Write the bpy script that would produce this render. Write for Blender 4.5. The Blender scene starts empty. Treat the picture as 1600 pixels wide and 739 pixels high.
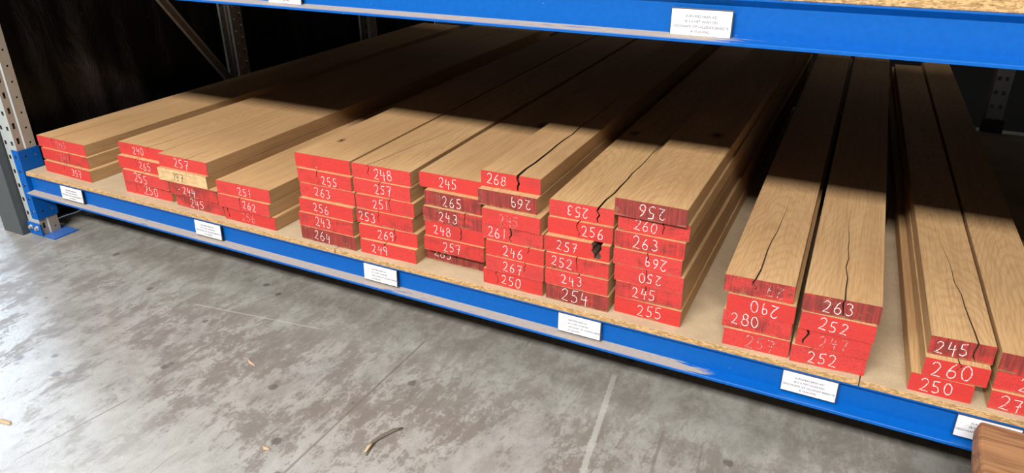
import bpy, bmesh, math, random
from mathutils import Vector, Matrix
random.seed(7)
SC = bpy.context.scene
COL = SC.collection
Z0 = 0.378                      # height of the shelf board above the floor

# ------------------------------------------------------------------ camera
FPX, PITCH, ROLL, YAW = 1171.59, 0.44738, -0.0123, 0.4840
cd = bpy.data.cameras.new('camera'); cam = bpy.data.objects.new('camera', cd); COL.objects.link(cam)
cd.sensor_width = 36.0; cd.lens = 36.0 * FPX / 1600.0; cd.clip_start = 0.05; cd.clip_end = 200
cam.matrix_world = (Matrix.Translation((2.7213, -2.0915, 1.364 + Z0)) @ Matrix.Rotation(YAW, 4, 'Z')
                    @ Matrix.Rotation(math.pi / 2 - PITCH, 4, 'X') @ Matrix.Rotation(ROLL, 4, 'Z'))
SC.camera = cam

# ------------------------------------------------------------------ light
w = bpy.data.worlds.new('world'); SC.world = w; w.use_nodes = True
bg = w.node_tree.nodes['Background']; bg.inputs['Color'].default_value = (0.95, 0.96, 1.0, 1); bg.inputs['Strength'].default_value = 0.085
def area(name, loc, target, sx, sy, power, col):
    l = bpy.data.lights.new(name, 'AREA'); l.shape = 'RECTANGLE'; l.size = sx; l.size_y = sy; l.energy = power; l.color = col
    o = bpy.data.objects.new(name, l); COL.objects.link(o); o.location = loc
    d = Vector(target) - Vector(loc); o.rotation_euler = d.to_track_quat('-Z', 'Y').to_euler(); return o
area('rooflight', (1.6, -9.0, 8.15), (1.6, 0, 1.2), 9.0, 0.9, 2800, (1.0, 0.965, 0.91))
area('aisle_skylight', (1.2, -2.6, 8.0), (1.2, -1.2, 0), 9.0, 3.0, 340, (1.0, 0.98, 0.95))
area('gateway_daylight', (-9.0, 1.0, 4.2), (-0.5, -0.7, 0.6), 4.2, 2.8, 520, (0.62, 0.78, 1.0))
SC.view_settings.view_transform = 'Standard'; SC.view_settings.look = 'None'
SC.view_settings.exposure = 0.0; SC.view_settings.gamma = 1.0; SC.view_settings.use_curve_mapping = False

# ------------------------------------------------------------------ helpers
def obj(name, bm, mats, parent=None, loc=None, rotz=None, smooth=False):
    me = bpy.data.meshes.new(name); bm.normal_update(); bm.to_mesh(me); bm.free()
    for m in (mats if isinstance(mats, (list, tuple)) else [mats]): me.materials.append(m)
    if smooth:
        for p in me.polygons: p.use_smooth = True
    o = bpy.data.objects.new(name, me); COL.objects.link(o)
    if parent is not None: o.parent = parent
    if loc is not None: o.location = loc
    if rotz is not None: o.rotation_euler = (0, 0, rotz)
    return o
def tag(o, label, cat, group=None):
    o['label'] = label; o['category'] = cat
    if group: o['group'] = group
    return o
def empty(name, loc, label, cat, group=None, rot=(0, 0, 0)):
    o = bpy.data.objects.new(name, None); COL.objects.link(o); o.empty_display_size = 0.05
    o.location = loc; o.rotation_euler = rot
    return tag(o, label, cat, group)
def box(bm, x0, x1, y0, y1, z0, z1, bev=0.0, mi=0):
    r = bmesh.ops.create_cube(bm, size=1.0)
    vs = r['verts']
    for v in vs: v.co = Vector(((x0 + x1) / 2 + v.co.x * (x1 - x0), (y0 + y1) / 2 + v.co.y * (y1 - y0), (z0 + z1) / 2 + v.co.z * (z1 - z0)))
    fs = list({f for v in vs for f in v.link_faces})
    if bev:
        es = list({e for v in vs for e in v.link_edges})
        rr = bmesh.ops.bevel(bm, geom=es, offset=bev, segments=2, affect='EDGES', profile=0.6)
        fs = rr['faces'] + [f for f in fs if f.is_valid]
    for f in fs: f.material_index = mi
    return bm
def cyl(bm, p0, p1, r, n=12):
    p0, p1 = Vector(p0), Vector(p1); d = p1 - p0
    m = Matrix.Translation((p0 + p1) / 2) @ d.to_track_quat('Z', 'Y').to_matrix().to_4x4()
    bmesh.ops.create_cone(bm, cap_ends=True, segments=n, radius1=r, radius2=r, depth=d.length, matrix=m); return bm
def sweep_x(bm, prof, x0, x1, n=1, mis=None):
    """closed (y,z) polygon swept along x"""
    rings = []
    for k in range(n + 1):
        x = x0 + (x1 - x0) * k / n
        rings.append([bm.verts.new((x, y, z)) for y, z in prof])
    m = len(prof)
    for a, b in zip(rings, rings[1:]):
        for i in range(m):
            f = bm.faces.new((a[i], a[(i + 1) % m], b[(i + 1) % m], b[i]))
            if mis: f.material_index = mis[i]
    bm.faces.new(list(reversed(rings[0]))); bm.faces.new(rings[-1])
    bmesh.ops.recalc_face_normals(bm, faces=bm.faces[:]); return bm

# ---- node helpers
class NT:
    def __init__(s, name):
        s.m = bpy.data.materials.new(name); s.m.use_nodes = True; s.t = s.m.node_tree; s.n = s.t.nodes; s.b = s.n['Principled BSDF']
    def _set(s, sock, v):
        if v is None: return
        if isinstance(v, bpy.types.NodeSocket): s.t.links.new(v, sock)
        else:
            if hasattr(sock.default_value, '__len__') and not hasattr(v, '__len__'): v = (v,) * len(sock.default_value)
            if hasattr(v, '__len__') and len(v) == 3 and len(sock.default_value) == 4: v = (*v, 1)
            sock.default_value = v
    def node(s, typ, **kw):
        n = s.n.new(typ)
        for k, v in kw.items(): setattr(n, k, v)
        return n
    def math(s, op, a, b=None, c=None, clamp=False):
        n = s.node('ShaderNodeMath', operation=op, use_clamp=clamp)
        s._set(n.inputs[0], a); s._set(n.inputs[1], b)
        if c is not None: s._set(n.inputs[2], c)
        return n.outputs[0]
    def vmath(s, op, a, b=None):
        n = s.node('ShaderNodeVectorMath', operation=op); s._set(n.inputs[0], a); s._set(n.inputs[1], b)
        return n.outputs['Value'] if op in ('LENGTH', 'DOT_PRODUCT', 'DISTANCE') else n.outputs[0]
    def mix(s, f, a, b, blend='MIX'):
        n = s.node('ShaderNodeMix', data_type='RGBA', blend_type=blend)
        s._set(n.inputs['Factor'], f); s._set(n.inputs[6], a); s._set(n.inputs[7], b); return n.outputs[2]
    def noise(s, vec, scale=1, detail=3, rough=0.5, dist=0.0):
        n = s.node('ShaderNodeTexNoise'); s._set(n.inputs['Vector'], vec); n.inputs['Scale'].default_value = scale
        n.inputs['Detail'].default_value = detail; n.inputs['Roughness'].default_value = rough; n.inputs['Distortion'].default_value = dist
        return n.outputs['Fac']
    def voro(s, vec, scale=1, feature='F1', out='Distance', rnd=1.0):
        n = s.node('ShaderNodeTexVoronoi', feature=feature); s._set(n.inputs['Vector'], vec); n.inputs['Scale'].default_value = scale
        n.inputs['Randomness'].default_value = rnd; return n.outputs[out]
    def ramp(s, f, lo, hi, a=0.0, b=1.0):
        n = s.node('ShaderNodeMapRange'); n.interpolation_type = 'SMOOTHSTEP'
        s._set(n.inputs[0], f); n.inputs[1].default_value = lo; n.inputs[2].default_value = hi; n.inputs[3].default_value = a; n.inputs[4].default_value = b
        return n.outputs[0]
    def coord(s, out='Object'): return s.node('ShaderNodeTexCoord').outputs[out]
    def sep(s, v):
        n = s.node('ShaderNodeSeparateXYZ'); s._set(n.inputs[0], v); return n.outputs
    def comb(s, x, y, z):
        n = s.node('ShaderNodeCombineXYZ')
        for i, v in enumerate((x, y, z)): s._set(n.inputs[i], v)
        return n.outputs[0]
    def scalev(s, v, sc): return s.vmath('MULTIPLY', v, sc)
    def attr(s, name):
        return s.node('ShaderNodeAttribute', attribute_type='OBJECT', attribute_name=name)
    def rand(s): return s.node('ShaderNodeObjectInfo').outputs['Random']
    def bump(s, h, strength=0.3, dist=0.002):
        n = s.node('ShaderNodeBump'); s._set(n.inputs['Height'], h); n.inputs['Strength'].default_value = strength; n.inputs['Distance'].default_value = dist
        s.t.links.new(n.outputs[0], s.b.inputs['Normal'])
    def done(s, col=None, rough=None, metal=None, spec=None):
        s._set(s.b.inputs['Base Color'], col); s._set(s.b.inputs['Roughness'], rough); s._set(s.b.inputs['Metallic'], metal)
        s._set(s.b.inputs['Specular IOR Level'], spec); return s.m

# ------------------------------------------------------------------ materials
def mat_oak(name, c_light, c_dark, c_ring, amt=1.0):
    s = NT(name)
    P = s.coord(); rnd = s.attr('seed').outputs['Fac']
    off = s.comb(s.math('MULTIPLY', rnd, 13.7), s.math('MULTIPLY', rnd, 57.3), s.math('MULTIPLY', rnd, 31.1))
    Q = s.vmath('ADD', P, off)
    warp = s.noise(s.scalev(Q, (9, 1.6, 9)), 1, 3, 0.5)
    big = s.noise(s.scalev(Q, (3, 0.8, 3)), 1, 2, 0.5)
    x, y, z = s.sep(P)
    cx = s.ramp(s.math('FRACT', s.math('MULTIPLY', rnd, 7.31)), 0, 1, -0.03, 0.26)
    slope = s.ramp(s.math('FRACT', s.math('MULTIPLY', rnd, 3.77)), 0, 1, 0.02, 0.16)
    dx = s.math('SUBTRACT', x, cx)
    dz = s.math('ADD', s.math('ADD', z, 0.02), s.math('MULTIPLY', slope, s.math('ADD', y, 0.1)))
    r = s.math('SQRT', s.math('ADD', s.math('MULTIPLY', dx, dx), s.math('MULTIPLY', dz, dz)))
    r = s.math('ADD', r, s.math('MULTIPLY', warp, 0.075))
    r = s.math('ADD', r, s.math('MULTIPLY', s.noise(s.scalev(Q, (60, 8, 60)), 1, 2, 0.5), 0.006))
    k = s.attr('knot'); kx, ky, ks = s.sep(k.outputs['Vector'])
    ux = s.math('DIVIDE', s.math('SUBTRACT', x, kx), ks); uy = s.math('DIVIDE', s.math('SUBTRACT', y, ky), s.math('MULTIPLY', ks, 1.7))
    kd = s.math('SQRT', s.math('ADD', s.math('MULTIPLY', ux, ux), s.math('MULTIPLY', uy, uy)))
    kd = s.math('ADD', kd, s.math('MULTIPLY', s.math('SUBTRACT', s.noise(s.scalev(Q, (60, 40, 60)), 1, 2), 0.5), 0.9))
    r = s.math('ADD', r, s.ramp(kd, 0.0, 3.5, 0.03, 0.0))
    ring = s.math('SINE', s.math('MULTIPLY', r, 560.0))
    ring = s.ramp(ring, -0.2, 1.0)
    fibre = s.noise(s.scalev(Q, (220, 5.0, 220)), 1, 2, 0.6)
    pores = s.ramp(s.noise(s.scalev(Q, (420, 22, 420)), 1, 1, 0.5), 0.62, 0.75)
    col = s.mix(s.ramp(big, 0.3, 0.7), c_light, c_dark)
    calm = s.ramp(s.noise(s.scalev(Q, (5, 0.9, 5)), 1, 2, 0.5), 0.36, 0.66, 0.03, 0.34)
    col = s.mix(s.math('MULTIPLY', ring, s.math('MULTIPLY', calm, amt)), col, c_ring)
    col = s.mix(s.math('MULTIPLY', s.ramp(fibre, 0.44, 0.66), 0.50), col, c_ring)
    col = s.mix(s.math('MULTIPLY', pores, 0.35), col, s.mix(1, c_ring, (0.22, 0.11, 0.045), 'MIX'))
    tone = s.ramp(s.math('FRACT', s.math('MULTIPLY', rnd, 11.9)), 0, 1)
    col = s.mix(s.math('MULTIPLY', tone, 0.35), col, (0.40, 0.225, 0.11))
    lane = s.ramp(s.noise(s.scalev(Q, (22, 0.35, 22)), 1, 3, 0.6), 0.48, 0.70)
    col = s.mix(s.math('MULTIPLY', lane, 0.28), col, (0.33, 0.19, 0.09))
    fleck = s.ramp(s.voro(s.scalev(Q, (26, 16, 26)), 1), 0.035, 0.012)
    col = s.mix(s.math('MULTIPLY', fleck, 0.6), col, (0.72, 0.58, 0.38))
    col = s.mix(s.ramp(kd, 0.35, 1.7, 0.9, 0.0), col, (0.17, 0.08, 0.035))
    col = s.mix(s.ramp(kd, 0.1, 0.75, 0.95, 0.0), col, (0.035, 0.018, 0.01))
    s.bump(s.math('ADD', s.math('MULTIPLY', fibre, 0.7), s.math('MULTIPLY', ring, 0.08)), 0.2, 0.001)
    return s.done(col, 0.62, 0, 0.3)
OAK = mat_oak('sawn_oak', (0.57, 0.368, 0.182), (0.475, 0.29, 0.132), (0.31, 0.168, 0.07))
def mat_timber():
    s = NT('reddish_timber'); P = s.coord(); W = s.vmath('ADD', P, s.scalev(s.node('ShaderNodeTexNoise').outputs['Color'], (0.02, 0.0, 0.02)))
    a = s.noise(s.scalev(W, (38, 1.8, 38)), 1, 5, 0.65, 0.3); b = s.noise(s.scalev(P, (9, 2.2, 9)), 1, 3, 0.6); c = s.noise(s.scalev(P, (110, 4, 110)), 1, 3, 0.6)
    col = s.mix(s.ramp(b, 0.35, 0.65), (0.36, 0.185, 0.085), (0.27, 0.135, 0.065))
    col = s.mix(s.math('MULTIPLY', s.ramp(a, 0.48, 0.66), 0.75), col, (0.13, 0.055, 0.028))
    col = s.mix(s.math('MULTIPLY', s.ramp(c, 0.50, 0.66), 0.5), col, (0.17, 0.08, 0.04))
    col = s.mix(s.math('MULTIPLY', s.ramp(s.voro(s.scalev(P, (30, 9, 30)), 1), 0.10, 0.05), 0.7), col, (0.50, 0.33, 0.19))
    s.bump(a, 0.4, 0.003)
    return s.done(col, 0.6, 0, 0.3)
OLDOAK = mat_timber()

def mat_red():
    s = NT('red_end_paint'); P = s.coord(); rnd = s.attr('seed').outputs['Fac']; wear = s.attr('wear').outputs['Fac']
    Q = s.vmath('ADD', P, s.comb(s.math('MULTIPLY', rnd, 17.1), 0, s.math('MULTIPLY', rnd, 41.7)))
    patch = s.noise(s.scalev(Q, (11, 11, 20)), 1, 4, 0.6, 0.4)
    streak = s.noise(s.scalev(Q, (140, 30, 8)), 1, 3, 0.6)
    grain = s.noise(s.scalev(Q, (300, 300, 300)), 1, 2, 0.6)
    f = s.ramp(s.math('ADD', s.math('ADD', patch, s.math('MULTIPLY', s.math('SUBTRACT', streak, 0.5), 0.35)), s.math('SUBTRACT', wear, 0.5)), 0.36, 0.70)
    hue = s.ramp(s.math('FRACT', s.math('MULTIPLY', rnd, 5.3)), 0, 1)
    bright = s.mix(s.ramp(grain, 0.35, 0.65), s.mix(hue, (0.56, 0.052, 0.048), (0.53, 0.034, 0.028)), (0.44, 0.030, 0.027))
    rings = s.ramp(s.noise(s.scalev(Q, (16, 16, 120)), 1, 5, 0.7, 1.2), 0.50, 0.66)
    bright = s.mix(s.math('MULTIPLY', rings, 0.30), bright, (0.24, 0.03, 0.026))
    smear = s.ramp(s.noise(s.scalev(Q, (7, 7, 12)), 1, 4, 0.6), 0.52, 0.68)
    bright = s.mix(s.math('MULTIPLY', smear, 0.40), bright, (0.29, 0.032, 0.03))
    dull = s.mix(s.ramp(streak, 0.35, 0.65), (0.27, 0.035, 0.030), (0.15, 0.026, 0.022))
    col = s.mix(f, bright, dull)
    pz = s.sep(P)[2]
    edge = s.ramp(s.math('ADD', pz, s.math('MULTIPLY', s.math('SUBTRACT', s.noise(s.scalev(Q, (45, 45, 45)), 1, 4, 0.7), 0.5), 0.016)), 0.001, 0.009, 0.16, 0.0)
    bare = s.ramp(s.math('ADD', s.math('ADD', s.noise(s.scalev(Q, (18, 18, 26)), 1, 5, 0.7), edge), s.math('MULTIPLY', wear, 0.13)), 0.66, 0.80)
    col = s.mix(s.math('MULTIPLY', bare, 0.75), col, (0.26, 0.13, 0.07))
    s.bump(s.math('ADD', streak, s.math('MULTIPLY', grain, 0.5)), 0.35, 0.001)
    return s.done(col, 0.55, 0, 0.35)
RED = mat_red()
def mat_bare_end():
    s = NT('bare_end_grain'); P = s.coord()
    a = s.noise(s.scalev(P, (20, 20, 60)), 1, 4, 0.6); b = s.noise(s.scalev(P, (200, 50, 60)), 1, 2)
    col = s.mix(s.ramp(a, 0.35, 0.7), (0.60, 0.42, 0.22), (0.42, 0.27, 0.12)); col = s.mix(s.math('MULTIPLY', s.ramp(b, .5, .8), .4), col, (0.25, 0.15, 0.07))
    return s.done(col, 0.7)
BARE = mat_bare_end()
def mat_chalk(name, col, lo, hi):
    s = NT(name); P = s.coord()
    n = s.noise(s.scalev(P, (260, 260, 260)), 1, 3, 0.7)
    tr = s.node('ShaderNodeBsdfTransparent'); mx = s.node('ShaderNodeMixShader')
    s._set(mx.inputs[0], s.ramp(n, lo, hi)); s.t.links.new(tr.outputs[0], mx.inputs[1]); s.t.links.new(s.b.outputs[0], mx.inputs[2])
    s.t.links.new(mx.outputs[0], s.n['Material Output'].inputs[0])
    return s.done(col, 0.9, 0, 0.1)
CHALK = mat_chalk('white_chalk', (0.80, 0.72, 0.70), 0.36, 0.54)
FAINT = mat_chalk('rubbed_chalk', (0.72, 0.56, 0.54), 0.45, 0.64)
INK = mat_chalk('black_marker', (0.03, 0.025, 0.03), 0.25, 0.45)

def mat_blue(dusty=True):
    s = NT('blue_rack_paint' if dusty else 'clean_blue_paint'); P = s.coord('Generated'); P = s.node('ShaderNodeNewGeometry')
    pos = P.outputs['Position']; nz = s.sep(P.outputs['Normal'])[2]
    n1 = s.noise(s.scalev(pos, (5, 40, 40)), 1, 4, 0.65); n2 = s.noise(s.scalev(pos, (60, 60, 60)), 1, 2)
    up = s.ramp(nz, 0.6, 0.9)
    px = s.sep(pos)[0]
    thin = s.ramp(px, 2.15, 2.5, 0.0, 0.40)          # less dust towards the right end of the ledge
    dust = s.math('MULTIPLY', up, s.ramp(s.math('SUBTRACT', n1, thin), 0.30, 0.40))
    col = s.mix(s.ramp(n2, 0.3, 0.7), (0.0002, 0.092, 0.385), (0.0002, 0.083, 0.35))
    spots = s.ramp(s.voro(s.scalev(pos, (9, 30, 30)), 1), 0.045, 0.02)
    col = s.mix(s.math('MULTIPLY', spots, 0.35), col, (0.25, 0.35, 0.55))
    if not dusty: dust = s.math('MULTIPLY', dust, 0.12)
    col = s.mix(s.math('MULTIPLY', dust, 0.9), col, s.mix(n2, (0.31, 0.25, 0.19), (0.42, 0.35, 0.27)))
    s.bump(n2, 0.05, 0.001)
    return s.done(col, s.math('ADD', 0.45, s.math('MULTIPLY', dust, 0.4)), 0, 0.22)
BLUE = mat_blue(); BLUEP = mat_blue(False)
def mat_galv():
    s = NT('galvanised_steel'); P = s.node('ShaderNodeNewGeometry').outputs['Position']
    n = s.noise(s.scalev(P, (30, 30, 8)), 1, 4, 0.6); d = s.noise(s.scalev(P, (14, 14, 5)), 1, 4, 0.6)
    col = s.mix(n, (0.50, 0.54, 0.54), (0.42, 0.46, 0.46)); col = s.mix(s.ramp(d, 0.55, 0.75, 0, 0.3), col, (0.34, 0.27, 0.20))
    return s.done(col, 0.5, 0.35, 0.4)
GALV = mat_galv()
def mat_dustysteel():
    s = NT('dusty_steel'); P = s.node('ShaderNodeNewGeometry').outputs['Position']
    d = s.noise(s.scalev(P, (20, 20, 9)), 1, 4, 0.6)
    return s.done(s.mix(d, (0.40, 0.34, 0.28), (0.30, 0.24, 0.19)), 0.65, 0.1, 0.3)
DSTEEL = mat_dustysteel()
def simple(name, col, rough=0.5, metal=0.0, var=0.12, sc=25):
    s = NT(name); P = s.coord(); n = s.noise(s.scalev(P, (sc, sc, sc)), 1, 3)
    return s.done(s.mix(n, tuple(c * (1 - var) for c in col), tuple(min(1, c * (1 + var)) for c in col)), rough, metal)
GREY = simple('dark_grey_paint', (0.062, 0.072, 0.076), 0.45)
BOLT = simple('zinc_bolt', (0.55, 0.56, 0.56), 0.35, 0.7)
CARD = simple('white_card', (0.63, 0.63, 0.66), 0.5, 0, 0.02)
HOLDER = simple('dark_holder', (0.05, 0.045, 0.06), 0.5)
PRINT = simple('printed_text', (0.06, 0.06, 0.075), 0.7, 0, 0.1)
LIGHTBLOCK = simple('black_light_block', (0.012, 0.011, 0.011), 0.9)  # near-black, for the unseen panels that keep light out of the rack
CRACK = simple('shaded_crack', (0.075, 0.043, 0.025), 0.9)  # weathered brown, darkened in place of the shade inside a crack
BARK = simple('dark_bark', (0.13, 0.105, 0.08), 0.9, 0, 0.4, 120)
CHIP = simple('wood_chip', (0.46, 0.33, 0.20), 0.8, 0, 0.3, 80)
def mat_tarp():
    s = NT('black_plastic_sheet'); P = s.coord()
    n = s.noise(s.scalev(P, (1, 5, 2)), 1, 5, 0.6, 1.2); m = s.noise(s.scalev(P, (1, 14, 9)), 1, 4, 0.6, 1.0)
    d = s.noise(s.scalev(P, (1, 3, 3)), 1, 5, 0.7); sp = s.ramp(s.voro(s.scalev(P, (1, 9, 9)), 1), 0.06, 0.02)
    col = s.mix(s.ramp(d, 0.45, 0.75), (0.006, 0.0045, 0.0045), (0.018, 0.012, 0.011)); col = s.mix(s.math('MULTIPLY', sp, 0.3), col, (0.25, 0.22, 0.2))
    s.bump(s.math('ADD', n, s.math('MULTIPLY', m, 0.3)), 0.5, 0.03)
    return s.done(col, 0.42, 0, 0.35)
TARP = mat_tarp()
def mat_board(edge):
    s = NT('chipboard_edge' if edge else 'chipboard_face'); P = s.node('ShaderNodeNewGeometry').outputs['Position']
    if edge:
        a = s.voro(s.scalev(P, (90, 90, 330)), 1, 'F1', 'Color'); v = s.sep(a)[0]
        col = s.mix(s.ramp(v, 0.25, 0.75), (0.33, 0.20, 0.082), (0.56, 0.355, 0.165))
        dk = s.ramp(s.noise(s.scalev(P, (120, 120, 320)), 1, 3, 0.7), 0.55, 0.66); col = s.mix(s.math('MULTIPLY', dk, 0.85), col, (0.17, 0.085, 0.035))
        s.bump(v, 0.5, 0.002)
        return s.done(col, 0.8, 0, 0.2)
    n = s.noise(s.scalev(P, (6, 6, 6)), 1, 5, 0.6); m = s.noise(s.scalev(P, (190, 190, 190)), 1, 2, 0.7)
    col = s.mix(s.ramp(n, 0.3, 0.7), (0.47, 0.36, 0.235), (0.38, 0.285, 0.185)); col = s.mix(s.math('MULTIPLY', s.ramp(m, 0.45, 0.7), 0.4), col, (0.25, 0.18, 0.11))
    return s.done(col, 0.75, 0, 0.25)
UNDER = simple('bounce_cut_underside', (0.075, 0.055, 0.04), 0.7)  # dark colour added to cut light bounced down onto the planks
BFACE, BEDGE = mat_board(False), mat_board(True)

def mat_floor():
    s = NT('worn_concrete'); P = s.node('ShaderNodeNewGeometry').outputs['Position']
    x, y, z = s.sep(P)
    big = s.noise(s.scalev(P, (1.3, 0.9, 1)), 1, 4, 0.55)
    blot = s.noise(s.scalev(P, (4.2, 2.6, 1)), 1, 5, 0.60, 0.5)
    mid = s.noise(s.scalev(P, (26, 17, 1)), 1, 6, 0.72, 0.3)
    fine = s.noise(s.scalev(P, (95, 62, 1)), 1, 6, 0.78)
    grit = s.noise(s.scalev(P, (260, 210, 1)), 1, 3, 0.7)
    scr = s.noise(s.scalev(P, (85, 2.6, 1)), 1, 4, 0.62, 0.3)
    scr2 = s.noise(s.scalev(P, (50, 8.0, 1)), 1, 4, 0.65, 0.6)
    # the trodden lane runs along the rack; the floor is cleaner towards the open hall
    lane = s.ramp(s.math('ADD', s.math('ADD', y, s.math('MULTIPLY', x, -0.02)), s.math('MULTIPLY', s.math('SUBTRACT', big, 0.5), 0.8)), -1.15, -0.30)
    speck = s.noise(s.scalev(P, (9.0, 5.5, 1)), 1, 10, 0.80, 0.25)
    speck2 = s.noise(s.scalev(P, (3.0, 2.0, 1)), 1, 9, 0.74, 0.6)
    clean = s.mix(s.ramp(speck, 0.35, 0.65), (0.41, 0.408, 0.385), (0.34, 0.336, 0.313))
    worn = s.mix(s.ramp(speck, 0.38, 0.62), (0.30, 0.292, 0.268), (0.20, 0.19, 0.17))
    base = s.mix(s.math('MULTIPLY', lane, 0.92), clean, worn)
    patch = s.ramp(s.math('ADD', blot, s.math('MULTIPLY', s.math('SUBTRACT', lane, 0.5), 0.12)), 0.38, 0.66)
    dm = s.math('ADD', s.math('ADD', s.math('MULTIPLY', speck, 0.40), s.math('MULTIPLY', fine, 0.28)), s.math('MULTIPLY', mid, 0.32))
    dm = s.math('ADD', dm, s.math('MULTIPLY', s.math('SUBTRACT', scr2, 0.5), 0.22))
    dirt = s.ramp(s.math('ADD', dm, s.math('MULTIPLY', s.math('SUBTRACT', patch, 0.5), 0.105)), 0.502, 0.552)
    near = s.ramp(s.math('ADD', y, s.math('MULTIPLY', s.math('SUBTRACT', blot, 0.5), 0.5)), -0.28, 0.10, 1.0, 0.45)
    far = s.ramp(lane, 0.05, 0.55, 0.42, 1.0)
    base = s.mix(s.math('MULTIPLY', s.math('MULTIPLY', dirt, 0.66), s.math('MULTIPLY', near, far)), base, s.mix(mid, (0.105, 0.085, 0.07), (0.185, 0.155, 0.132)))
    base = s.mix(s.math('MULTIPLY', s.ramp(grit, 0.54, 0.64), 0.28), base, (0.13, 0.115, 0.10))
    base = s.mix(s.math('MULTIPLY', s.ramp(scr, 0.66, 0.74), 0.5), base, (0.14, 0.11, 0.09))
    base = s.mix(s.math('MULTIPLY', s.ramp(s.noise(s.scalev(P, (60, 2.2, 1)), 1.1, 5, 0.7), 0.64, 0.74), 0.5), base, (0.45, 0.44, 0.415))
    # round dark drips
    vd = s.voro(s.scalev(P, (8.5, 8.5, 1)), 1, 'F1'); vc = s.sep(s.voro(s.scalev(P, (8.5, 8.5, 1)), 1, 'F1', 'Color'))[0]
    rr = s.ramp(vc, 0.62, 1.0, 0.0, 0.16)
    drip = s.ramp(s.math('SUBTRACT', s.math('ADD', vd, s.math('MULTIPLY', s.math('SUBTRACT', fine, 0.5), 0.30)), rr), 0.03, -0.03)
    base = s.mix(s.math('MULTIPLY', drip, 0.7), base, (0.085, 0.07, 0.065))
    def seg(ax, ay, bx, by, wd, colr, amt, fuzz=0.5):
        nonlocal base
        dx, dy = bx - ax, by - ay; L = math.hypot(dx, dy); ux, uy = dx / L, dy / L
        px, py = s.math('SUBTRACT', x, ax), s.math('SUBTRACT', y, ay)
        t = s.math('ADD', s.math('MULTIPLY', px, ux), s.math('MULTIPLY', py, uy))
        d = s.math('ABSOLUTE', s.math('SUBTRACT', s.math('MULTIPLY', px, uy), s.math('MULTIPLY', py, ux)))
        d = s.math('ADD', d, s.math('MULTIPLY', s.math('SUBTRACT', fine, 0.5), wd * fuzz))
        m = s.math('MULTIPLY', s.ramp(d, wd, wd * 0.6), s.math('MULTIPLY', s.ramp(t, 0, 0.04), s.ramp(t, L, L - 0.06)))
        base = s.mix(s.math('MULTIPLY', m, amt), base, colr)
    seg(1.955, 0.22, 2.06, -0.40, 0.013, (0.44, 0.44, 0.41), 0.55, 1.6)       # pale tape mark
    seg(1.195, -1.4, 1.17, 0.1, 0.006, (0.12, 0.10, 0.085), 0.6)              # joints in the slab
    seg(2.36, -1.2, 2.22, 0.0, 0.007, (0.13, 0.11, 0.095), 0.5)
    seg(2.52, -1.2, 2.36, -0.02, 0.005, (0.13, 0.11, 0.095), 0.4)
    seg(0.33, -1.16, 0.40, -0.72, 0.004, (0.16, 0.12, 0.09), 0.7)
    seg(0.05, -0.15, 0.75, -0.05, 0.004, (0.50, 0.48, 0.45), 0.4)
    s.bump(s.math('ADD', fine, s.math('MULTIPLY', dirt, -0.3)), 0.22, 0.003)
    return s.done(base, s.math('ADD', 0.25, s.math('MULTIPLY', dirt, 0.20)), 0, 0.5)
FLOOR = mat_floor()

# ------------------------------------------------------------------ setting
bm = bmesh.new(); box(bm, -14, 16, -14, 8, -0.2, 0)
f = obj('floor', bm, FLOOR); f['kind'] = 'structure'
bm = bmesh.new(); box(bm, -1.5, 4.5, 4.35, 4.45, 0, 3.2); f = obj('light_block_back', bm, LIGHTBLOCK); f['kind'] = 'structure'  # unseen black panel added to stop light entering from behind
bm = bmesh.new(); box(bm, 4.4, 4.5, 0.3, 4.35, 0, 3.2); f = obj('light_block_right', bm, LIGHTBLOCK); f['kind'] = 'structure'  # unseen black panel added to stop light entering at the open right side

# black plastic sheet hung down the left side of the rack
def sheet(fn, nu, nv):
    bm = bmesh.new(); g = [[bm.verts.new(fn(i / nu, j / nv)) for j in range(nv + 1)] for i in range(nu + 1)]
    for i in range(nu):
        for j in range(nv): bm.faces.new((g[i][j], g[i + 1][j], g[i + 1][j + 1], g[i][j + 1]))
    return bm
def foldx(u, v):
    y = 0.12 + u * 4.1
    return 0.012 * math.sin(9 * y + 2.1 * v) + 0.010 * math.sin(23 * y - 7 * v + 1.3) + 0.006 * math.sin(47 * y + 11 * v)
bm = sheet(lambda u, v: (-1.43 + foldx(u, v), 0.12 + u * 4.1, 0.004 + v * 2.6), 120, 60)
t = obj('plastic_sheet', bm, TARP, smooth=True)
sm = t.modifiers.new('thickness', 'SOLIDIFY'); sm.thickness = 0.0015
tag(t, 'crinkled black plastic sheet hanging behind the left rack upright', 'plastic sheet')

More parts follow.
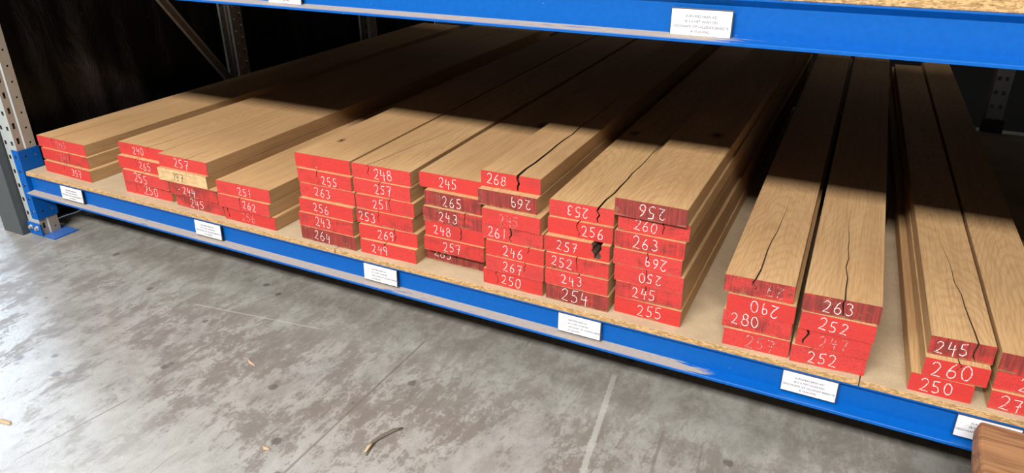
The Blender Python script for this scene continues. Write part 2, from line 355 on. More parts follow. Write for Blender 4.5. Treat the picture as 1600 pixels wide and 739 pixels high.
# ------------------------------------------------------------------ perforated uprights
def strip(bm, o, ux, wd, z0, z1, holes, mi=0, pitch=0.08, zoff=0.0):
    """sheet from point o along horizontal unit ux, width wd; holes = [(u, half_width, half_height, sides)] at every pitch"""
    o = Vector(o); ux = Vector(ux).normalized(); up = Vector((0, 0, 1)); cache = {}
    def V(u, z):
        k = (round(u, 5), round(z, 5))
        if k not in cache: cache[k] = bm.verts.new(o + ux * u + up * z)
        return cache[k]
    def quad(*p):
        f = bm.faces.new([V(*q) for q in p]); f.material_index = mi
    if not holes:
        quad((0, z0), (wd, z0), (wd, z1), (0, z1)); return
    us = [0] + [(holes[i][0] + holes[i + 1][0]) / 2 for i in range(len(holes) - 1)] + [wd]
    zc = [z0 + pitch * (k + 0.5) for k in range(int((z1 - z0) / pitch))]
    for (hu, hw, hh, ns), ua, ub in zip(holes, us, us[1:]):
        for c in zc:
            za, zb = c - pitch / 2, c + pitch / 2; cz = c + zoff
            if ns == 4:
                P = [(hu - hw, cz - hh), (hu + hw, cz - hh), (hu + hw, cz + hh), (hu - hw, cz + hh)]
                O = [(ua, za), (ub, za), (ub, zb), (ua, zb)]
            else:
                P = [(hu + hw * math.cos(math.radians(a)), cz + hh * math.sin(math.radians(a))) for a in (225, 270, 315, 0, 45, 90, 135, 180)]
                O = [(ua, za), (hu, za), (ub, za), (ub, cz), (ub, zb), (hu, zb), (ua, zb), (ua, cz)]
            n = len(P)
            for i in range(n): quad(O[i], O[(i + 1) % n], P[(i + 1) % n], P[i])
        if zc[-1] + pitch / 2 < z1 - 1e-4: quad((ua, zc[-1] + pitch / 2), (ub, zc[-1] + pitch / 2), (ub, z1), (ua, z1))
def post(parent, x0, x1, y0, y1, h, facing=-1, label=None):
    """omega section upright; facing -1: perforated face at y0, open side towards +y"""
    bm = bmesh.new()
    yf, yb, s = (y0, y1, 1) if facing < 0 else (y1, y0, -1)
    d = abs(y1 - y0); xw = x1 - x0
    strip(bm, (x0 + 0.006, yf, 0), (1, 0, 0), xw - 0.012, 0.005, h, [(0.018, 0.010, 0.0115, 4), (xw - 0.012 - 0.026, 0.010, 0.0115, 4)], 0)
    for xa, sg in ((x0, 1), (x1, -1)):
        e = xa + sg * 0.006
        strip(bm, (e, yf, 0), (0, s, 0), d * 0.40, 0.005, h, [(d * 0.20, 0.007, 0.016, 4)], 1, zoff=0.012)
        strip(bm, (e, yf + s * d * 0.40, 0), (-sg * 0.006, s * 0.006, 0), math.hypot(.006, .006), 0.005, h, [], 0)
        strip(bm, (xa, yf + s * (d * 0.40 + 0.006), 0), (0, s, 0), d * 0.60 - 0.006, 0.005, h, [(d * 0.30, 0.006, 0.006, 8)], 1, zoff=-0.01)
        strip(bm, (xa, yb, 0), (sg, 0, 0), 0.018, 0.005, h, [], 0)
    bmesh.ops.remove_doubles(bm, verts=bm.verts[:], dist=0.0004)
    o = obj('post', bm, [GALV, DSTEEL], parent)
    m = o.modifiers.new('thickness', 'SOLIDIFY'); m.thickness = 0.0022; m.offset = 0
    if label: o['label'] = label
    return o
def bar_tube(bm, p0, p1, wd, dp):
    p0, p1 = Vector(p0), Vector(p1); d = (p1 - p0).normalized(); sx = Vector((1, 0, 0)); n = d.cross(sx)
    # C channel opening towards +x
    pr = [(-dp / 2, -wd / 2), (dp / 2, -wd / 2), (dp / 2, -wd / 2 + .004), (-dp / 2 + .004, -wd / 2 + .004), (-dp / 2 + .004, wd / 2 - .004), (dp / 2, wd / 2 - .004), (dp / 2, wd / 2), (-dp / 2, wd / 2)]
    A = [bm.verts.new(p0 + sx * a + n * b) for a, b in pr]; B = [bm.verts.new(p1 + sx * a + n * b) for a, b in pr]
    for i in range(8): bm.faces.new((A[i], A[(i + 1) % 8], B[(i + 1) % 8], B[i]))
    bm.faces.new(list(reversed(A))); bm.faces.new(B); bmesh.ops.recalc_face_normals(bm, faces=bm.faces[:])
    return bm

fr = empty('rack_upright', (0, 0, 0), 'grey perforated steel rack upright with blue foot at the left end of the shelf', 'rack upright')
PX0, PX1 = -1.372, -1.262
post(fr, PX0, PX1, 0.0, 0.098, 2.7, -1)
post(fr, PX0, PX1, 1.55, 1.65, 2.7, +1)
post(fr, PX0, PX1, 3.0, 3.1, 2.7, +1)
bm = bmesh.new(); bar_tube(bm, (-1.318, 1.56, 0.44), (-1.318, 0.09, 2.51), 0.05, 0.03); obj('brace', bm, DSTEEL, fr)
# foot: base plate, front lug with bolts
bm = bmesh.new(); box(bm, -1.30, -1.165, -0.004, 0.135, 0.0, 0.006, 0.001)
box(bm, -1.372, -1.30, 0.012, 0.135, 0.0, 0.006, 0.001)
box(bm, -1.366, -1.258, -0.010, -0.003, 0.004, 0.075, 0.0015)
ft = obj('foot_plate', bm, BLUEP, fr); ft['label'] = 'blue foot plate'
for bx in (-1.338, -1.286):
    bm = bmesh.new(); cyl(bm, (bx, -0.010, 0.048), (bx, -0.013, 0.048), 0.015, 16); cyl(bm, (bx, -0.013, 0.048), (bx, -0.024, 0.048), 0.0105, 6)
    obj('bolt', bm, BOLT, ft)
rp = empty('rack_upright', (0, 0, 0), 'grey perforated rack post in the dark behind the rightmost planks', 'rack upright')
post(rp, 3.195, 3.290, 2.90, 2.99, 2.7, -1)
bm = bmesh.new(); box(bm, 3.19, 3.30, 2.885, 2.897, 0.20, 0.45, 0.002); obj('bracket', bm, HOLDER, rp)  # blue connector in the dark; its shade is put into the colour

cg = bmesh.new(); box(cg, -1.545, -1.3765, -0.046, 0.10, 0.0, 2.6, 0.003)
tag(obj('steel_column', cg, GREY), 'dark grey steel column standing left of the rack upright', 'column')

# ------------------------------------------------------------------ beams
def beam(z_top, hh, led, lip, x0, x1, label, conn):
    """stepped beam: top lip, set-back face, ledge, front lip"""
    e = empty('shelf_beam', (0, 0, 0), label, 'beam')
    zl = z_top - hh
    prof = [(0.0, z_top), (0.0, z_top - 0.004), (0.018, z_top - 0.022), (0.018, zl + lip + 0.003), (-led, zl + lip), (-led - 0.002, zl + lip - 0.002), (-led - 0.002, zl), (0.045, zl), (0.045, z_top)]
    bm = bmesh.new(); sweep_x(bm, prof, x0, x1, 24); o = obj('beam_body', bm, BLUE, e)
    if conn:
        bm = bmesh.new(); zc0, zc1 = conn
        # front flange with punched holes, then the side plate
        strip(bm, (-1.313, -0.005, zc0), (1, 0, 0), 0.055, 0, zc1 - zc0, [(0.026, 0.008, 0.011, 4)], 0, pitch=0.078)
        strip(bm, (-1.258, -0.005, zc0), (0, 1, 0), 0.112, 0, zc1 - zc0, [(0.034, 0.006, 0.008, 8), (0.082, 0.006, 0.008, 8)], 0, pitch=0.078)
        bmesh.ops.remove_doubles(bm, verts=bm.verts[:], dist=0.0004)
        c = obj('end_connector', bm, BLUEP, e); m = c.modifiers.new('thickness', 'SOLIDIFY'); m.thickness = 0.003; m.offset = 0
    return e
beam(Z0 - 0.021, 0.101, 0.025, 0.010, -1.255, 4.39, 'long blue lower rack beam carrying the plank shelf', (0.10, 0.49))
beam(Z0 + 1.068, 0.115, 0.040, 0.009, -1.255, 4.39, 'long blue upper rack beam across the top of the picture', (1.28, 1.60))

# ------------------------------------------------------------------ shelf boards
def board(x0, x1, y0, y1, z0, z1, label, group, cut_bounce=False):
    bm = bmesh.new(); box(bm, x0, x1, y0, y1, z0, z1, 0.0012)
    bm.normal_update()
    for f in bm.faces: f.material_index = 0 if abs(f.normal.z) > 0.8 else 1
    if cut_bounce:
        for f in bm.faces:
            if f.normal.z < -0.8: f.material_index = 2
    tag(obj('shelf_board', bm, [BFACE, BEDGE, UNDER]), label, 'shelf board', group)
G = 'chipboard panels of the lower shelf'
board(-1.252, 0.8015, 0.0, 2.88, Z0 - 0.0205, Z0, 'chipboard shelf panel at the left end under the leftmost planks', G)
board(0.8045, 2.7835, 0.0, 2.88, Z0 - 0.0205, Z0, 'middle chipboard shelf panel between the two edge seams', G)
board(2.7865, 4.39, 0.0, 2.88, Z0 - 0.0205, Z0, 'chipboard shelf panel at the right end under the rightmost planks', G)
board(-1.252, 4.39, 0.012, 2.88, Z0 + 1.0685, Z0 + 1.115, 'chipboard panel on the upper rack beam', None, True)

# ------------------------------------------------------------------ price cards
def text_mesh(lines, align, size, lead):
    bm = bmesh.new(); dg = None
    for k, tx in enumerate(lines):
        cu = bpy.data.curves.new('t', 'FONT'); cu.body = tx; cu.size = size; cu.align_x = align; cu.resolution_u = 2; cu.extrude = 0.0002
        to = bpy.data.objects.new('t', cu); COL.objects.link(to)
        bpy.context.view_layer.update(); dg = bpy.context.evaluated_depsgraph_get()
        me = bpy.data.meshes.new_from_object(to.evaluated_get(dg))
        tmp = bmesh.new(); tmp.from_mesh(me)
        off = {}
        for v in tmp.verts: off[v] = bm.verts.new((v.co.x, v.co.y - k * lead, v.co.z))
        for fc in tmp.faces:
            try: bm.faces.new([off[v] for v in fc.verts])
            except ValueError: pass
        tmp.free(); bpy.data.objects.remove(to); bpy.data.curves.remove(cu); bpy.data.meshes.remove(me)
    return bm
LINES = ['EUROPEES EIKEN KD', 'SE 2 A MET WOESTEN', 'GESCHAAFD OP VALLENDE BREEDTE', '€ 73.00 P/M2']
def card(x0, x1, z0, z1, y, label, align='CENTER', tilt=0.0):
    e = empty('price_card', ((x0 + x1) / 2, y, z0), label, 'price card', 'price cards on the blue beams', (math.radians(tilt), 0, 0))
    wd, h = x1 - x0, z1 - z0
    bm = bmesh.new(); box(bm, -wd / 2 - 0.002, wd / 2 + 0.003, 0.0012, 0.004, -0.0022, h + 0.0035, 0.0006); obj('card_holder', bm, HOLDER, e)
    bm = bmesh.new(); box(bm, -wd / 2, wd / 2, 0.0, 0.0012, 0, h, 0.0003); obj('card', bm, CARD, e)
    bm = text_mesh(LINES, align, 0.0092 if align == 'CENTER' else 0.0078, 0.0135)
    M = Matrix.Translation((0 if align == 'CENTER' else -wd * 0.26, -0.0003, h * 0.70)) @ Matrix.Rotation(math.pi / 2, 4, 'X')
    bmesh.ops.transform(bm, matrix=M, verts=bm.verts[:]); t = obj('printed_text', bm, PRINT, e)
CZ0, CZ1 = Z0 - 0.100, Z0 - 0.031
for (a, b, al, lb) in ((-0.984, -0.817, 'CENTER', 'small white price card on the lower beam, below the leftmost plank stack'),
                       (-0.018, 0.144, 'CENTER', 'small white price card below the planks chalked 245 and 256, second from the left upright'),
                       (0.944, 1.104, 'LEFT', 'white price card with left-aligned text below the plank chalked 249'),
                       (1.804, 1.963, 'LEFT', 'white price card with left-aligned text below the plank chalked 254'),
                       (2.572, 2.731, 'CENTER', 'white price card with centred text below the bottom plank chalked 252'),
                       (3.051, 3.207, 'CENTER', 'white price card half hidden behind the timber block in the lower right corner')):
    card(a, b, CZ0, CZ1, -0.002, lb, al, -3)
card(2.128, 2.293, Z0 + 0.9645, Z0 + 1.033, -0.002, 'white price card in the middle of the upper blue beam', 'CENTER', -3)
card(0.640, 0.792, Z0 + 0.9645, Z0 + 1.033, -0.002, 'white price card cut off by the top edge of the photo, upper beam', 'CENTER', -3)

# ------------------------------------------------------------------ chalk figures
def arc(cx, cy, rx, ry, a0, a1, n=14):
    return [(cx + rx * math.cos(math.radians(a0 + (a1 - a0) * k / n)), cy + ry * math.sin(math.radians(a0 + (a1 - a0) * k / n))) for k in range(n + 1)]
DIG = {
 '0': [arc(.30, .5, .28, .48, 95, 460, 22)],
 '1': [[(.30, .98), (.29, .5), (.27, .0)]],
 '2': [arc(.28, .74, .24, .25, 165, -25, 12) + [(.34, .36), (.02, .03), (.30, .05), (.60, .0)]],
 '3': [arc(.26, .75, .24, .22, 140, -75, 10) + arc(.27, .27, .27, .27, 75, -150, 12)],
 '4': [[(.16, 1.0), (.06, .42), (.34, .44), (.62, .48)], [(.48, .80), (.46, .40), (.44, -.08)]],
 '5': [[(.14, .96), (.10, .56)] + arc(.24, .29, .28, .28, 110, -140, 14), [(.13, .96), (.36, .98), (.58, 1.0)]],
 '6': [[(.44, .98), (.22, .76), (.07, .42)] + arc(.29, .26, .24, .25, 180, 530, 18)],
 '7': [[(.04, .92), (.32, .95), (.58, .94), (.42, .55), (.30, -.05)], [(.20, .47), (.56, .52)]],
 '8': [arc(.30, .75, .20, .22, -80, 275, 16) + arc(.30, .26, .27, .27, 95, 450, 18)],
 '9': [arc(.28, .70, .22, .25, 20, 375, 16) + [(.48, .55), (.46, .25), (.40, -.05)]],
 '-': [[(.05, .5), (.42, .48)]],
 ' ': [],
}
def chalk_bm(txt, h, th, rng):
    bm = bmesh.new(); cx = 0.0; strokes = []
    for ch in txt:
        s = 1 + rng.uniform(-.08, .08); sl = rng.uniform(-.06, .10); oy = rng.uniform(-.06, .06)
        for st in DIG[ch]:
            strokes.append([(cx + (px * 0.86 + sl * py) * h * s, (py - .5 + oy) * h * s) for px, py in st])
        cx += (0.44 if ch == '1' else 0.76) * h
    W = cx - 0.14 * h
    for st in strokes:
        # one ribbon with thickness per stroke, wobbling a little
        pts = [Vector((a - W / 2 + rng.uniform(-.012, .012) * h, b + rng.uniform(-.012, .012) * h)) for a, b in st]
        L = []
        for i, q in enumerate(pts):
            d = (pts[min(i + 1, len(pts) - 1)] - pts[max(i - 1, 0)]).normalized(); n = Vector((-d.y, d.x)); r = th * rng.uniform(.78, 1.15) / 2
            a, b = q + n * r, q - n * r
            L.append([bm.verts.new((a.x, -0.0006, a.y)), bm.verts.new((b.x, -0.0006, b.y)), bm.verts.new((b.x, 0, b.y)), bm.verts.new((a.x, 0, a.y))])
        for A, B in zip(L, L[1:]):
            for i in range(4): bm.faces.new((A[i], A[(i + 1) % 4], B[(i + 1) % 4], B[i]))
        bm.faces.new(L[0]); bm.faces.new(list(reversed(L[-1])))
    bmesh.ops.recalc_face_normals(bm, faces=bm.faces[:])
    return bm

# ------------------------------------------------------------------ planks
T = 0.06
def section(w, crack_u, path, half, t):
    """closed polygon (x,z), anticlockwise from bottom left, with an open crack in the top edge"""
    c = 0.0018
    p = [(c, 0), (w - c, 0), (w, c), (w, t - c), (w - c, t)]
    if path:
        n = len(path)
        right = [(crack_u + ox + half * (1 - k / n * 0.5), t - d) for k, (ox, d) in enumerate(path)]
        left = [(crack_u + ox - half * (1 - k / n * 0.5), t - d) for k, (ox, d) in enumerate(path)]
        p += right + left[::-1]
    p += [(c, t), (0, t - c), (0, c)]
    return p
def plank(x, y, z, w, yaw, skew, length, txt, u, rot, wear, label, crack=None, big=1.0, faint=False, painted=True, knot=None, t=T, hf=0.5, ink=False):
    rng = random.Random(int(x * 1000) * 31 + int(z * 1000))
    e = empty('oak_plank', (x, y, z), label, 'plank', 'sawn oak planks stacked on the shelf', (0, 0, yaw))
    seed = rng.random()
    sk = math.tan(skew)
    # crack: (u fraction, depth fraction, half width, length, drift of u along the plank)
    st = [0.0, 0.10, length]
    path = None; cu = 0
    if crack:
        cuf, df, half, cl, drift = crack; cu = cuf * w
        half = max(half * (1.25 if half < 0.002 else 0.82), 0.0017) if half < 0.01 else half
        if cl < 0.12: cl = 0.16
        npt = 5; path = [(0.0 if k == 0 else rng.uniform(-.007, .007), df * t * k / (npt - 1)) for k in range(npt)]
        m = max(3, int(cl / 0.07)); st = [0.0] + [cl * (k + 1) / m for k in range(m)] + [length]
    bm = bmesh.new(); rings = []
    for k, yy in enumerate(st):
        if crack:
            a = min(1.0, yy / cl); h = half * (1 - a) + 0.00004; cc = cu + drift * a * w + (rng.uniform(-.004, .004) if 0 < k < len(st) - 1 else 0)
            pp = [(ox * (1 - a), d * (1 - a * 0.9) if k < len(st) - 1 else d * 0.1) for ox, d in path]
            sec = section(w, cc, pp, h, t)
        else: sec = section(w, 0, None, 0, t)
        fade = max(0.0, 1 - yy / 0.1) if yy < 0.1 else 0.0
        rings.append([bm.verts.new((px, yy + px * sk * fade, pz)) for px, pz in sec])
    n = len(rings[0])
    for A, B in zip(rings, rings[1:]):
        for i in range(n):
            fc = bm.faces.new((A[i], A[(i + 1) % n], B[(i + 1) % n], B[i]))
            if path and 5 <= i <= 3 + 2 * len(path): fc.material_index = 1      # weathered crack walls, shade of a deep split put into their colour
    bm.faces.new(list(reversed(rings[0]))); bm.faces.new(rings[-1])
    bmesh.ops.recalc_face_normals(bm, faces=bm.faces[:])
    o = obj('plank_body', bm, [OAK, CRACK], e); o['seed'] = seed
    o['knot'] = [float(v) for v in (knot or (-5.0, -5.0, 0.02))]
    # painted (or bare) sawn end
    sec = section(w, cu, path, half if crack else 0, t)
    bm = bmesh.new()
    A = [bm.verts.new((px, px * sk - 0.0004, pz)) for px, pz in sec]; B = [bm.verts.new((px, px * sk - 0.0016, pz)) for px, pz in sec]
    for i in range(len(sec)): bm.faces.new((A[i], A[(i + 1) % len(sec)], B[(i + 1) % len(sec)], B[i]))
    bm.faces.new(A); bm.faces.new(list(reversed(B))); bmesh.ops.recalc_face_normals(bm, faces=bm.faces[:])
    pe = obj('painted_end' if painted else 'bare_end', bm, RED if painted else BARE, e); pe['seed'] = seed; pe['wear'] = float(wear)
    if painted and wear > 0.55: pe['label'] = 'dull dark red painted end'
    elif not painted: pe['label'] = 'bare unpainted sawn end'
    if txt:
        bm = chalk_bm(txt, 0.037 * big, 0.0024 * (0.8 + 0.2 * big), rng)
        M = Matrix.Translation((u * w, u * w * sk - 0.0016, hf * t)) @ Matrix.Rotation(math.atan(sk), 4, 'Z') @ Matrix.Rotation(math.pi if rot else rng.uniform(-.05, .05), 4, 'Y')
        bmesh.ops.transform(bm, matrix=M, verts=bm.verts[:])
        co = obj('chalk_number', bm, INK if ink else (FAINT if faint else CHALK), pe)
        if ink: co['label'] = 'black handwritten number'
    return e

# front-left corner x, y, skew of the cut end, width (bottom plank first)
POS = {
 'A': [(-1.160, 0.060, -0.025, 0.376), (-1.184, 0.077, -0.010, 0.372), (-1.215, 0.089, -0.008, 0.386)],
 'B': [(-0.526, 0.053, 0.014, 0.320), (-0.517, 0.048, -0.020, 0.323), (-0.549, 0.063, 0.000, 0.312), (-0.556, 0.089, 0.000, 0.316)],
 'C': [(-0.158, 0.042, 0.000, 0.302), (-0.170, 0.031, 0.013, 0.294), (-0.232, 0.031, 0.020, 0.304), (-0.235, 0.050, 0.008, 0.307)],
 'D': [(0.163, 0.030, -0.002, 0.300), (0.143, 0.024, 0.002, 0.300), (0.139, 0.032, 0.024, 0.304)],
 'E': [(0.610, 0.026, -0.001, 0.284), (0.605, 0.029, 0.012, 0.278), (0.609, 0.038, 0.010, 0.275), (0.606, 0.058, 0.020, 0.276), (0.597, 0.064, 0.015, 0.272), (0.581, 0.078, 0.030, 0.276)],
 'F': [(0.916, 0.031, 0.029, 0.262), (0.908, 0.041, 0.062, 0.269), (0.892, 0.054, 0.027, 0.265), (0.891, 0.061, 0.038, 0.270), (0.876, 0.074, 0.009, 0.269), (0.870, 0.082, 0.029, 0.272)],
 'G': [(1.185, 0.102, -0.000, 0.258), (1.202, 0.068, -0.006, 0.265), (1.206, 0.075, 0.007, 0.260), (1.200, 0.076, 0.005, 0.258), (1.202, 0.090, 0.000, 0.245), (1.165, 0.116, 0.000, 0.276)],
 'H': [(1.484, 0.032, 0.000, 0.242), (1.498, 0.028, -0.000, 0.233), (1.497, 0.032, 0.016, 0.232), (1.479, 0.040, 0.014, 0.242), (1.481, 0.039, -0.009, 0.231), (1.454, 0.061, 0.016, 0.233), (1.451, 0.092, 0.028, 0.234)],
 'I': [(1.741, 0.030, 0.005, 0.235), (1.736, 0.032, 0.022, 0.234), (1.735, 0.038, 0.022, 0.233), (1.726, 0.045, 0.041, 0.238), (1.726, 0.072, 0.016, 0.239), (1.725, 0.086, 0.023, 0.236)],
 'J': [(1.991, 0.054, -0.024, 0.234), (1.991, 0.055, 0.019, 0.230), (1.983, 0.059, -0.008, 0.238), (1.976, 0.060, -0.002, 0.234), (1.973, 0.070, -0.010, 0.240), (1.981, 0.075, 0.026, 0.239), (1.972, 0.060, 0.001, 0.240)],
 'K': [(2.373, 0.019, 0.033, 0.202), (2.363, 0.031, 0.003, 0.208), (2.370, 0.029, 0.016, 0.204), (2.353, 0.037, 0.041, 0.209)],
 'L': [(2.581, 0.016, 0.064, 0.212), (2.589, 0.022, 0.011, 0.206), (2.592, 0.018, 0.016, 0.207), (2.589, 0.023, 0.055, 0.214)],
 'M': [(2.911, 0.020, 0.009, 0.161), (2.937, 0.020, 0.050, 0.162), (2.939, 0.043, 0.074, 0.162)],
 'N': [(3.114, 0.026, 0.010, 0.167), (3.114, 0.037, 0.010, 0.170), (3.112, 0.035, 0.010, 0.160)],
}
YAWS = dict(A=0.0, B=0.0, C=0.000, D=0.004, E=0.028, F=0.028, G=0.028, H=0.027, I=0.027, J=0.025, K=0.048, L=0.048, M=0.074, N=0.072)
LEV = {3: ['bottom', 'middle', 'top'], 4: ['bottom', 'second lowest', 'second highest', 'top'],
       6: ['bottom', 'second lowest', 'third lowest', 'third highest', 'second highest', 'top'],
       7: ['bottom', 'second lowest', 'third lowest', 'middle', 'third highest', 'second highest', 'top']}
STK = dict(A='leftmost stack', B='second stack from left', C='third stack from left', D='fourth stack from left', E='fifth stack from left',
           F='sixth stack from left', G='seventh stack from left', H='eighth stack from left', I='ninth stack from left', J='tenth stack from left',
           K='fourth stack from right', L='third stack from right', M='second stack from right', N='rightmost stack')
# number, centre along the end, upside down, wear of the paint, options
PL = {
 'A': [('357', .70, 0, .12, dict(crack=(.45, .5, .0012, .05, 0))), ('241', .48, 0, .42, dict(crack=(.60, .9, .003, .3, .02), faint=True)), ('245', .50, 0, .12, dict(crack=(.33, .9, .0012, .9, .15), faint=True))],
 'B': [('250', .56, 0, .08, dict(big=1.25, crack=(.24, .9, .001, .06, 0))), ('255', .40, 0, .32, dict(big=1.2, crack=(.46, .6, .001, .06, 0))), ('265', .60, 0, .22, dict(crack=(.42, .5, .0015, .25, .1))), ('240', .42, 0, .05, dict(crack=(.66, .4, .001, .4, .1)))],
 'C': [('245', .44, 0, .55, dict(big=1.15)), ('-244', .36, 0, .55, dict()), ('197', .42, 0, 0, dict(painted=False, ink=True)), ('257', .48, 0, .06, dict(big=1.15, crack=(.60, .8, .0006, .05, 0)))],
 'D': [('256', .48, 0, .30, dict(faint=True, crack=(.08, .8, .004, .05, 0))), ('262', .62, 0, .04, dict(crack=(.44, .93, .0025, .06, 0))), ('251', .52, 0, .10, dict(hf=.45))],
 'E': [('264', .40, 0, .75, dict(big=1.1)), ('243', .46, 0, .42, dict(hf=.55)), ('256', .42, 0, .24, dict()), ('263', .42, 0, .28, dict()), ('255', .60, 0, .34, dict(crack=(.38, .93, .0012, .05, 0), hf=.42)), ('-', .40, 0, .20, dict(faint=True, hf=.2, knot=(.085, .20, .012)))],
 'F': [('249', .36, 0, .06, dict(crack=(.46, .5, .0016, .05, 0))), ('269', .47, 0, .08, dict(crack=(.62, .85, .0016, .05, 0))), ('253', .20, 0, .42, dict(crack=(.40, .7, .0022, .06, 0))), ('251', .42, 0, .12, dict(crack=(.60, .9, .0010, .05, 0))), ('257', .53, 0, .24, dict(crack=(.48, .8, .0012, .05, 0))), ('248', .54, 0, .08, dict(big=1.1, crack=(.28, .75, .0024, .95, .55)))],
 'G': [('285', .30, 0, .95, dict(hf=.62, crack=(.56, .8, .001, .05, 0))), ('257', .48, 0, .42, dict()), ('248', .30, 0, .10, dict(crack=(.60, .93, .0028, .06, 0))), ('243', .44, 0, .62, dict(crack=(.72, .9, .001, .05, 0), big=1.05)), ('265', .50, 0, .70, dict(big=1.1, hf=.45)), ('245', .46, 0, .24, dict(knot=(.195, .72, .022)))],
 'H': [('250', .48, 0, .28, dict(crack=(.24, .9, .0012, .05, 0))), ('267', .48, 0, .24, dict(crack=(.68, .6, .001, .05, 0))), ('246', .48, 0, .10, dict(crack=(.75, .4, .001, .05, 0))), ('261', .24, 0, .42, dict(crack=(.47, .93, .004, .08, .02))), ('245', .48, 0, .12, dict(faint=True)), ('269', .72, 1, .72, dict()), ('268', .27, 0, .12, dict(crack=(.63, .965, .0065, 1.25, -.02)))],
 'I': [('254', .48, 0, .68, dict(big=1.3)), ('243', .44, 0, .16, dict(crack=(.55, .4, .001, .05, 0))), ('252', .27, 0, .42, dict(crack=(.50, .9, .001, .05, 0))), ('257', .36, 0, .34, dict(crack=(.80, .90, .018, .34, .03))), ('256', .70, 0, .06, dict(crack=(.48, .93, .0016, .05, 0))), ('253', .44, 1, .04, dict(crack=(.77, .95, .0045, 1.0, .06), knot=(.05, .82, .018)))],
 'J': [('255', .54, 0, .12, dict(big=1.1)), ('245', .44, 0, .44, dict(crack=(.46, .6, .0012, .05, 0))), ('250', .52, 1, .16, dict(crack=(.47, .7, .0012, .05, 0))), ('269', .62, 1, .34, dict(crack=(.50, .7, .001, .05, 0))), ('263', .46, 0, .44, dict(big=1.15)), ('260', .40, 0, .40, dict(crack=(.66, .8, .0018, .05, 0))), ('256', .52, 1, .72, dict(big=1.1, knot=(.16, .78, .022)))],
 'K': [('257', .58, 0, .06, dict(faint=True, big=1.15)), ('280', .34, 0, .45, dict(big=1.1, hf=.62)), ('290', .55, 1, .08, dict(big=1.1)), ('27', .72, 1, .55, dict(faint=True, big=1.1, crack=(.44, .6, .0035, .75, .12)))],
 'L': [('252', .44, 0, .34, dict(big=1.05, crack=(.28, .4, .001, .05, 0))), ('247', .52, 0, .12, dict(faint=True, crack=(.13, .9, .005, .06, .02))), ('252', .46, 0, .04, dict(big=1.05)), ('263', .47, 0, .72, dict(big=1.1, crack=(.53, .9, .0018, .80, -.10)))],
 'M': [('250', .45, 0, .16, dict(big=1.1)), ('260', .45, 0, .10, dict(big=1.3, crack=(.52, .4, .0015, .06, 0))), ('245', .36, 0, .62, dict(big=1.1, crack=(.72, .95, .0030, .80, -.35)))],
 'N': [('274', .42, 0, .24, dict(big=1.15)), ('256', .62, 0, .24, dict(big=1.15)), ('262', .62, 1, .72, dict(big=1.1))],
}
for s in 'ABCDEFGHIJKLMN':
    for i, ((x, y, sk, wd), (txt, u, rot, wear, opt)) in enumerate(zip(POS[s], PL[s])):
        n = len(POS[s]); lv = LEV[n][i]
        opt = dict(opt)
        yw = YAWS[s] + (0.004 if (s == 'J' and i < 2) else 0) + (0.004 if (s == 'K' and i == 0) else 0)
        num = opt.get('painted', True)
        if not num: lb = 'oak plank with bare unpainted end numbered 197 in black, %s' % STK[s]
        elif s == 'N': lb = '%s red-ended oak plank cut off at the right edge, %s in the rightmost stack' % ('dark' if wear > .55 else 'worn', lv)
        elif txt == '-': lb = 'red-ended oak plank without a number, %s of the %s' % (lv, STK[s])
        else:
            lb = '%s red-ended oak plank chalked %s%s, %s in the %s' % ('dark' if wear > .55 else 'bright' if wear < .2 else 'worn', txt.strip('-'), ' upside down' if rot else '', lv, STK[s])
        L = {'357': 2.57, '197': 2.45, '27': 2.6, '290': 2.5, '280': 2.6, '-': 2.5}.get(txt) or int(txt.strip('-')) / 100
        L *= 1.48
        plank(x, y, Z0 + 0.0003 + i * T, wd, yw, sk - yw, L, txt, u, rot, wear, lb, t=T - 0.0004, **opt)

# ------------------------------------------------------------------ timber block in front, lower right
bm = bmesh.new(); box(bm, 0.0, 0.33, 0, 0.95, 0.0, 0.40, 0.006)       # local y runs along the grain
bmesh.ops.subdivide_edges(bm, edges=[e for e in bm.edges if e.calc_length() > 0.2], cuts=12, use_grid_fill=True)
for v in bm.verts:
    x, y, z = v.co
    if y < 0.03: v.co.y += 0.30 * max(0, 0.35 - z) + 0.012 * max(0, (z - 0.37) / 0.03) ** 2 + 0.004 * math.sin(17 * x + 9 * z)
    v.co.x += 0.004 * math.sin(7 * y + 11 * z)
blk = obj('timber_block', bm, OLDOAK, None, (3.083, -0.085, 0.0), math.radians(-92)); blk['seed'] = 0.37; blk['knot'] = [0.20, 0.25, 0.016]
tag(blk, 'reddish brown timber block with rounded end in the lower right corner', 'timber block')

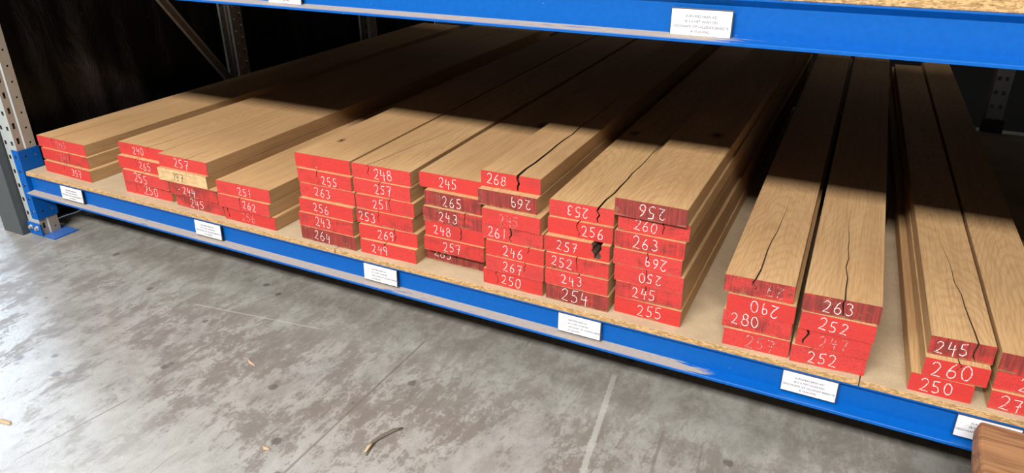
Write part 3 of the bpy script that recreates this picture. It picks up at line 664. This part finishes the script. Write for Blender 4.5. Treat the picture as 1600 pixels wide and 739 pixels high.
# ------------------------------------------------------------------ bits on the floor
def lump(name, pts, r, mat, label, cat, group=None, flat=0.5):
    bm = bmesh.new(); rng = random.Random(len(label)); rings = []
    for i, (px, py, pz) in enumerate(pts):
        d = Vector(pts[min(i + 1, len(pts) - 1)]) - Vector(pts[max(i - 1, 0)]); n = Vector((-d.y, d.x, 0)).normalized()
        rr = r * (0.45 if i in (0, len(pts) - 1) else 1.0) * rng.uniform(.8, 1.15)
        rings.append([bm.verts.new(Vector((px, py, pz + flat * r)) + n * (rr * math.cos(a)) + Vector((0, 0, rr * flat * math.sin(a)))) for a in [k * math.pi / 4 for k in range(8)]])
    for A, B in zip(rings, rings[1:]):
        for i in range(8): bm.faces.new((A[i], A[(i + 1) % 8], B[(i + 1) % 8], B[i]))
    bm.faces.new(rings[0]); bm.faces.new(list(reversed(rings[-1]))); bmesh.ops.recalc_face_normals(bm, faces=bm.faces[:])
    return tag(obj(name, bm, mat, smooth=True), label, cat, group)
lump('bark_strip', [(1.375, -0.60, 0), (1.362, -0.57, 0), (1.358, -0.53, 0), (1.37, -0.49, 0), (1.385, -0.455, 0), (1.405, -0.43, 0)], 0.008, BARK, 'curved dark strip of bark lying on the concrete floor', 'bark')
lump('wood_chip', [(0.055, -1.055, 0), (0.09, -1.045, 0), (0.125, -1.04, 0), (0.14, -1.042, 0)], 0.009, CHIP, 'tan wood chip on the floor at the left edge of the photo', 'wood chip', 'wood chips on the floor', 0.3)
lump('wood_chip', [(1.368, -0.594, 0.008), (1.362, -0.565, 0.008), (1.363, -0.545, 0.008)], 0.0075, CHIP, 'pale wood chip lying on the curved strip of bark', 'wood chip', 'wood chips on the floor', 0.3)
lump('wood_chip', [(0.60, -0.36, 0), (0.63, -0.375, 0), (0.665, -0.385, 0)], 0.006, CHIP, 'thin pale splinter on the dirty floor in front of the second price card', 'wood chip', 'wood chips on the floor', 0.3)
lump('wood_chip', [(1.03, -0.72, 0), (1.05, -0.725, 0), (1.065, -0.722, 0)], 0.008, CHIP, 'small brown wood chip on the floor near the lower edge of the photo', 'wood chip', 'wood chips on the floor', 0.3)
